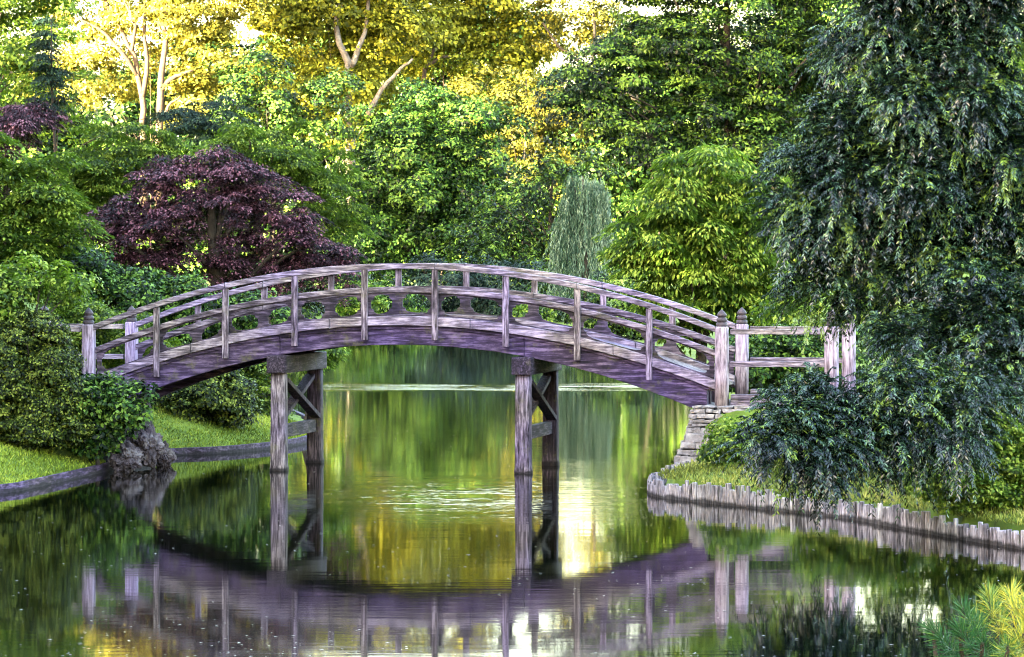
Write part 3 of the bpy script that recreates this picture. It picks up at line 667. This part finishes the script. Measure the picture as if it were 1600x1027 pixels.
plant('maple_tree', 'spreading purple leaved maple behind the left half of the bridge', 'tree', 74,
      [(330, 350, 160, 95), (220, 350, 80, 70), (440, 365, 68, 60), (320, 290, 110, 45), (260, 420, 110, 45), (410, 430, 95, 36), (185, 385, 55, 48), (480, 385, 58, 50), (500, 425, 36, 30), (160, 350, 30, 30), (390, 300, 80, 45), (340, 255, 30, 14), (250, 275, 36, 16), (525, 400, 26, 18), (150, 410, 26, 20)], 'tier', M['lf_purple'],
      'bark', 330, .2, 24, mass=32, L=8.5, r=22, dens=.72, cover=.95, aspect=.5, droop=.45, tintvar=.22)
plant('shrub_tree', 'mounded lime green tree left of the two tan trunks, above the maple', 'tree', 122,
      [(195, 250, 95, 60), (150, 290, 60, 60), (240, 240, 50, 40), (110, 330, 50, 60)], 'tier', M['lf_lime'], 'bark', 195, .15, 16, mass=30, L=9, r=22, dens=1.0, cover=1.15, aspect=.4, droop=.5)
plant('shrub_tree', 'feathery yellow green tree behind the top right of the purple maple', 'tree', 116,
      [(420, 245, 95, 50), (490, 280, 55, 60), (350, 235, 50, 35), (510, 340, 40, 50)], 'tier', M['lf_lime'], 'bark', 430, .15, 16, mass=30, L=9, r=22, dens=1.0, cover=1.1, aspect=.4, droop=.5)
plant('maple_tree', 'dark maroon tree at the left edge below the corner tree', 'tree', 140,
      [(15, 215, 50, 42), (-40, 230, 60, 50), (45, 190, 22, 20)], 'tier', M['lf_purple'], 'bark', -10, .15, 12, mass=40, L=8, r=20, dens=.9, cover=1.1)
plant('broadleaf_tree', 'light green tree leaning in from the left edge', 'tree', 68,
      [(50, 300, 75, 70), (-20, 330, 90, 90), (90, 350, 45, 45), (40, 400, 80, 55), (0, 260, 50, 50)], 'tier', M['lf_lime'], 'bark', -20, .15, 20, mass=36, L=12, r=26, dens=.9, cover=1.1, aspect=.42, droop=.4)
plant('dogwood_tree', 'fresh green tree in drooping leafy tiers right of the bridge', 'tree', 86,
      [(1070, 380, 110, 100), (1015, 400, 55, 45), (1150, 420, 90, 80), (1035, 310, 60, 42), (1100, 290, 90, 50), (1180, 330, 70, 70) , (1080, 480, 120, 50), (1200, 490, 80, 50)], 'tier', M['lf_dog'],
      'bark', 1090, .16, 26, mass=34, L=14, r=28, dens=1.0, cover=1.0, aspect=.36, droop=.8, tintvar=.2)

plant('broadleaf_tree', 'lime green tree showing through the gaps of the big drooping tree', 'tree', 80,
      [(1400, 400, 150, 110), (1580, 400, 140, 140), (1300, 470, 90, 70), (1480, 250, 160, 110), (1450, 520, 120, 60), (1640, 200, 120, 140)], 'broad', M['lf_dog'], 'bark', 1480, .2, 18, mass=50, L=15, r=26, dens=.8, cover=1.0)

# ---- shrubs on the far and left shores
for px, py, rx, ry, d, m, lab in (
        (560, 470, 36, 30, 166, 'lf_dog', 'bright green bush on the far shore seen through the railing left of centre'),
        (615, 470, 36, 42, 168, 'lf_mid', 'mid green bush on the far shore under the round green tree'),
        (700, 450, 75, 60, 176, 'lf_dark', 'dark evergreen bush on the far shore behind the middle of the railing'),
        (655, 505, 25, 22, 166, 'lf_dog', 'small light bush at the far water edge under the dark evergreen'),
        (810, 460, 70, 55, 174, 'lf_dark', 'wide dark bush at the far water edge right of centre'),
        (830, 500, 30, 20, 166, 'lf_dog', 'low light green bush at the far water edge, in front of the wide dark bush'),
        (885, 470, 60, 60, 168, 'lf_mid', 'green bush at the water below the willow'),
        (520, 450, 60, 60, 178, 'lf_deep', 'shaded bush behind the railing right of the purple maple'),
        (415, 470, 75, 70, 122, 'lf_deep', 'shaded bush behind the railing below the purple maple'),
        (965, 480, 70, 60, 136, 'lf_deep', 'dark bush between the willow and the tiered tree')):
    plant('bush', lab, 'bush', d, [(px, py, rx, ry), (px + rx * .5, py + ry * .3, rx * .6, ry * .7), (px - rx * .5, py + ry * .4, rx * .6, ry * .6)], 'broad', M[m], 'bark', px, .05, 8, group='bushes along the far shore', branch_name='stem', L=8, r=15, dens=1.0, cover=1.0)
def bush(lab, d, lobes, m, px, group, style='broad', **kw):
    a = dict(mass=26, L=8, r=13, dens=1.25, cover=1.2, inner=.75, tintvar=.14); a.update(kw)
    return plant('bush', lab, 'bush', d, lobes, style, M[m], 'bark', px, .05, 12, group=group, branch_name='stem', **a)
GL, GR = 'bushes on the left bank', 'bushes on the right bank'
bush('large clipped round bush at the left edge above the lawn', 57.0, [(50, 588, 62, 75), (5, 598, 55, 70), (85, 622, 35, 42), (55, 528, 42, 30), (50, 642, 60, 28), (20, 664, 66, 20), (95, 664, 38, 20), (60, 676, 60, 14)], 'lf_box', 50, GL, L=6.5, r=10, mass=17, inner=.85, dens=1.6)
bush('loose leafy shrub hugging the left foot of the bridge', 57.4, [(172, 640, 54, 36), (214, 648, 30, 30), (122, 644, 38, 36), (162, 680, 48, 22), (130, 690, 36, 14), (110, 612, 30, 32)], 'lf_mid', 160, GL, L=11, r=19, inner=.55, dens=1.1, tintvar=.2)
bush('dark rounded bush under the bridge in front of its paler neighbour', 65, [(310, 635, 66, 52), (280, 650, 38, 40), (350, 645, 32, 42)], 'lf_box', 312, GL)
bush('light green rounded bush beside the left pile', 69, [(385, 625, 40, 50), (400, 640, 28, 40), (350, 610, 40, 35)], 'lf_lime', 385, GL)
bush('pale leafy shrub over the fence at the left edge', 57.9, [(36, 450, 48, 28), (5, 470, 34, 50), (100, 446, 26, 22), (5, 530, 36, 40)], 'lf_dog', 30, GL, L=11, r=20, inner=.5, dens=1.0)
bush('green shrub behind the left fence rails', 62.3, [(170, 545, 70, 45), (110, 520, 55, 45), (225, 550, 40, 40)], 'lf_lime', 160, GL, L=8, r=15)
bush('shadowed hedge filling the gap behind the left railing', 69.5, [(200, 480, 110, 40), (300, 500, 60, 50), (120, 450, 60, 50), (380, 530, 60, 50)], 'lf_mid', 220, GL, L=10, r=20)
bush('yellow green sprig reaching past the left pile under the arch', 68, [(520, 556, 20, 9), (500, 562, 14, 8)], 'lf_dog', 470, GL, 'tier', L=10, r=9, dens=1.6, cover=.9, inner=.2)
bush('yellow green shrub at the foot of the stone abutment', 53.4, [(1152, 690, 30, 30), (1172, 712, 30, 32), (1140, 712, 22, 18)], 'lf_dog', 1155, GR, L=11, r=17, inner=.55)
bush('low green hedge behind the right fence', 61.8, [(1210, 570, 80, 40), (1290, 560, 60, 50), (1160, 590, 40, 25)], 'lf_mid', 1220, GR, L=10, r=18)
bush('bright shrub under the drooping tree at the right edge', 44.4, [(1570, 715, 60, 50), (1510, 755, 45, 28), (1620, 730, 50, 60), (1450, 765, 40, 20), (1540, 680, 30, 26), (1560, 775, 70, 18), (1500, 775, 45, 14)], 'lf_dog', 1550, GR, L=9, r=17, inner=.35)
bush('bright leafy shrub half hidden behind the drooping branches on the right bank', 51, [(1380, 700, 80, 45), (1300, 705, 60, 40), (1460, 705, 60, 40)], 'lf_dog', 1390, GR, L=10, r=18, inner=.4)

# ---- the big drooping tree on the right bank
plant('weeping_tree', 'big blue green drooping tree overhanging the log edging at the right', 'tree', 47,
      [(1480, 130, 150, 170), (1400, 270, 180, 95), (1260, 315, 75, 60), (1450, 420, 170, 110), (1295, 375, 40, 34), (1525, 540, 125, 100, -2), (1285, 700, 80, 26, -5), (1465, 640, 120, 65, -4.5), (1240, 695, 50, 34, -5), (1380, 690, 60, 36, -4.5), (1580, 300, 100, 150), (1600, 540, 70, 110),
       (1500, -60, 190, 120), (1470, 550, 45, 50), (1540, 440, 110, 80), (1450, 340, 90, 60), (1390, 60, 70, 90), (1245, 648, 32, 28, -4.5)], 'spray', M['lf_blue'], 'bark', 1500, .15, 16, mass=46, L=9.8, r=26, dens=1.15, nb=10, nl=38, aspect=.26, droop=.75, inner=.4, tintvar=.26, blen=1.1, depth=.7)

# ---- woods out of the picture on the left: they keep the low sun off the pond
wl = []
for t in np.linspace(0, 1, 46):
    X, Y = -16 - 39 * t, -22 + 300 * t
    for z in (4, 8.5, 13 + 6 * t): wl.append((np.array([X + rng.uniform(-2.5, 1), Y + rng.uniform(-2, 2), z + rng.uniform(-1, 1)]), np.array([5 + 2 * t, 5 + 2 * t, 3.6 + t])))
pw, _ = style_broad(wl, .9, 1.6, 1.3, 1.5, aspect=.75)
o = leaves_obj([pw], 'woods', M['lf_mid'], None); tag(o, 'unseen belt of tall woods left of the frame, added to shade the pond', 'woods', kind='stuff')

# ---- grass on the banks
def grass(name, label, n, box, cond, lo, hi, m):
    x = rng.uniform(box[0], box[1], n); y = rng.uniform(box[2], box[3], n); s = sdist(x, y); k = (s > .06) & cond(x, y, s); x, y = x[k], y[k]; z = height(x, y); n = len(x)
    P = np.stack([x, y, z - .01], 1); d = unit(np.array([0, 0, 1.0]) + .85 * rand_dir(n)); d[:, 2] = np.abs(d[:, 2]) + .1; ln = rng.uniform(lo, hi, n)
    o = leaves_obj([leaf_arrays(P, d, rand_dir(n), ln, .014 + 0 * ln, .5 + rng.normal(0, .22, n) + .25 * np.sin(x * 1.7) * np.sin(y * 1.1))], name, m, None); tag(o, label, 'grass', kind='stuff'); return o
M['grass_l'] = leaf_mat('lawn_blades', (.10, .15, .012), (.32, .44, .035), (.58, .62, .09), .6)
M['grass_r'] = leaf_mat('bank_grass_blades', (.10, .12, .02), (.29, .35, .05), (.55, .52, .14), .6)
grass('grass', 'bright short lawn sloping to the left shore', 170000, (-10.5, -2.5, 46, 70), lambda x, y, s: s < 6, .03, .09, M['grass_l'])
grass('grass', 'light green grass on the right bank behind the log stakes', 70000, (1.6, 9, 36, 56), lambda x, y, s: s < 3.5, .04, .13, M['grass_r'])

# ---- pine in the foreground corner
def pine():
    d = 6.6; base = np.array([W(1545, 0, d)[0], d + .1, 0]); base[2] = hgt(base[0], base[1])
    e = empty('pine_shrub', base); tag(e, 'young pine with long green and yellow needles in the lower right corner', 'pine')
    tips = [(1458, 985, .05, 0), (1505, 950, .1, .1), (1545, 930, .2, .7), (1580, 925, .25, 1), (1612, 930, .1, 1), (1500, 985, 0, 0), (1470, 1010, .1, 0), (1535, 1005, -.1, 0), (1590, 950, .12, 1), (1560, 960, .2, 1), (1600, 990, 0, 1), (1575, 1010, -.15, .6), (1620, 960, .1, 1), (1525, 965, .15, .4), (1550, 1030, 0, .5), (1480, 1040, 0, 0), (1515, 1045, -.1, 0), (1605, 1035, -.1, 1)]
    mb = MB(); root = np.array([0, 0, -.1]); crown = np.array([0, 0, W(1545, 1090, d)[2] - base[2]])
    mb.tube([root, crown * .5, crown], [.03, .024, .018], 8); parts = []
    for px, py, dy, yel in tips:
        tip = W(px, py, d + dy) - base; a = crown * rng.uniform(.75, 1.0); c = (a + tip) / 2 + np.array([(tip - a)[0] * .3, 0, -.04])
        s = np.linspace(0, 1, 7)[:, None]; pts = (1 - s) ** 2 * a + 2 * s * (1 - s) * c + s * s * tip; mb.tube(pts, list(np.linspace(.009, .0035, 7)), 6)
        ax = unit(unit(tip - (W(1572, 1062, d) - base)) + np.array([0, dy * 2, .25])); n = 210; t = rng.uniform(0, 1, n) ** .7; q = tip - ax * (.075 * (1 - t))[:, None]
        rd = rand_dir(n); rd = unit(rd - ax * (rd @ ax)[:, None]); an = np.radians(rng.uniform(35, 85, n) * (1.1 - .75 * t ** 3))
        dr = ax * np.cos(an)[:, None] + rd * np.sin(an)[:, None]; ln = rng.uniform(.028, .044, n)
        parts.append(leaf_arrays(q, dr, rand_dir(n), ln, .0014 + 0 * ln, (.15 + .6 * yel) * np.ones(n) + rng.normal(0, .16, n), .05))
    leaves_obj(parts, 'needles', leaf_mat('pine_needles', (.03, .11, .03), (.18, .32, .06), (.80, .66, .06), .35), e); mb.build('branches', M['bark'], e, True)
pine()

# ---- petals and bits afloat
n = 1500; y = 31 + 40 * rng.uniform(0, 1, n) ** 1.8; x = (rng.uniform(0, 1600, n) - 800) * y / F_PX; k = (sdist(x, y) < -.2) & (np.sin(x * 1.3 + np.sin(y * .35) * 2) + np.sin(y * .5 + x * .4) + rng.normal(0, .6, n) > 0); x, y = x[k], y[k]; n = len(x)
a = rng.uniform(0, 6.28, n); P = np.stack([x, y, np.full(n, .006)], 1); d = np.stack([np.cos(a), np.sin(a), 0 * a], 1); ln = rng.uniform(.015, .05, n)
o = leaves_obj([leaf_arrays(P, d, np.tile([0, 0, 1.0], (n, 1)), ln, ln * .6, rng.uniform(.2, 1, n), .05)], 'floating_petals', leaf_mat('petals', (.25, .23, .2), (.45, .43, .40), (.7, .68, .66)), None)
tag(o, 'pale petals and specks scattered over the pond', 'petals', kind='stuff')
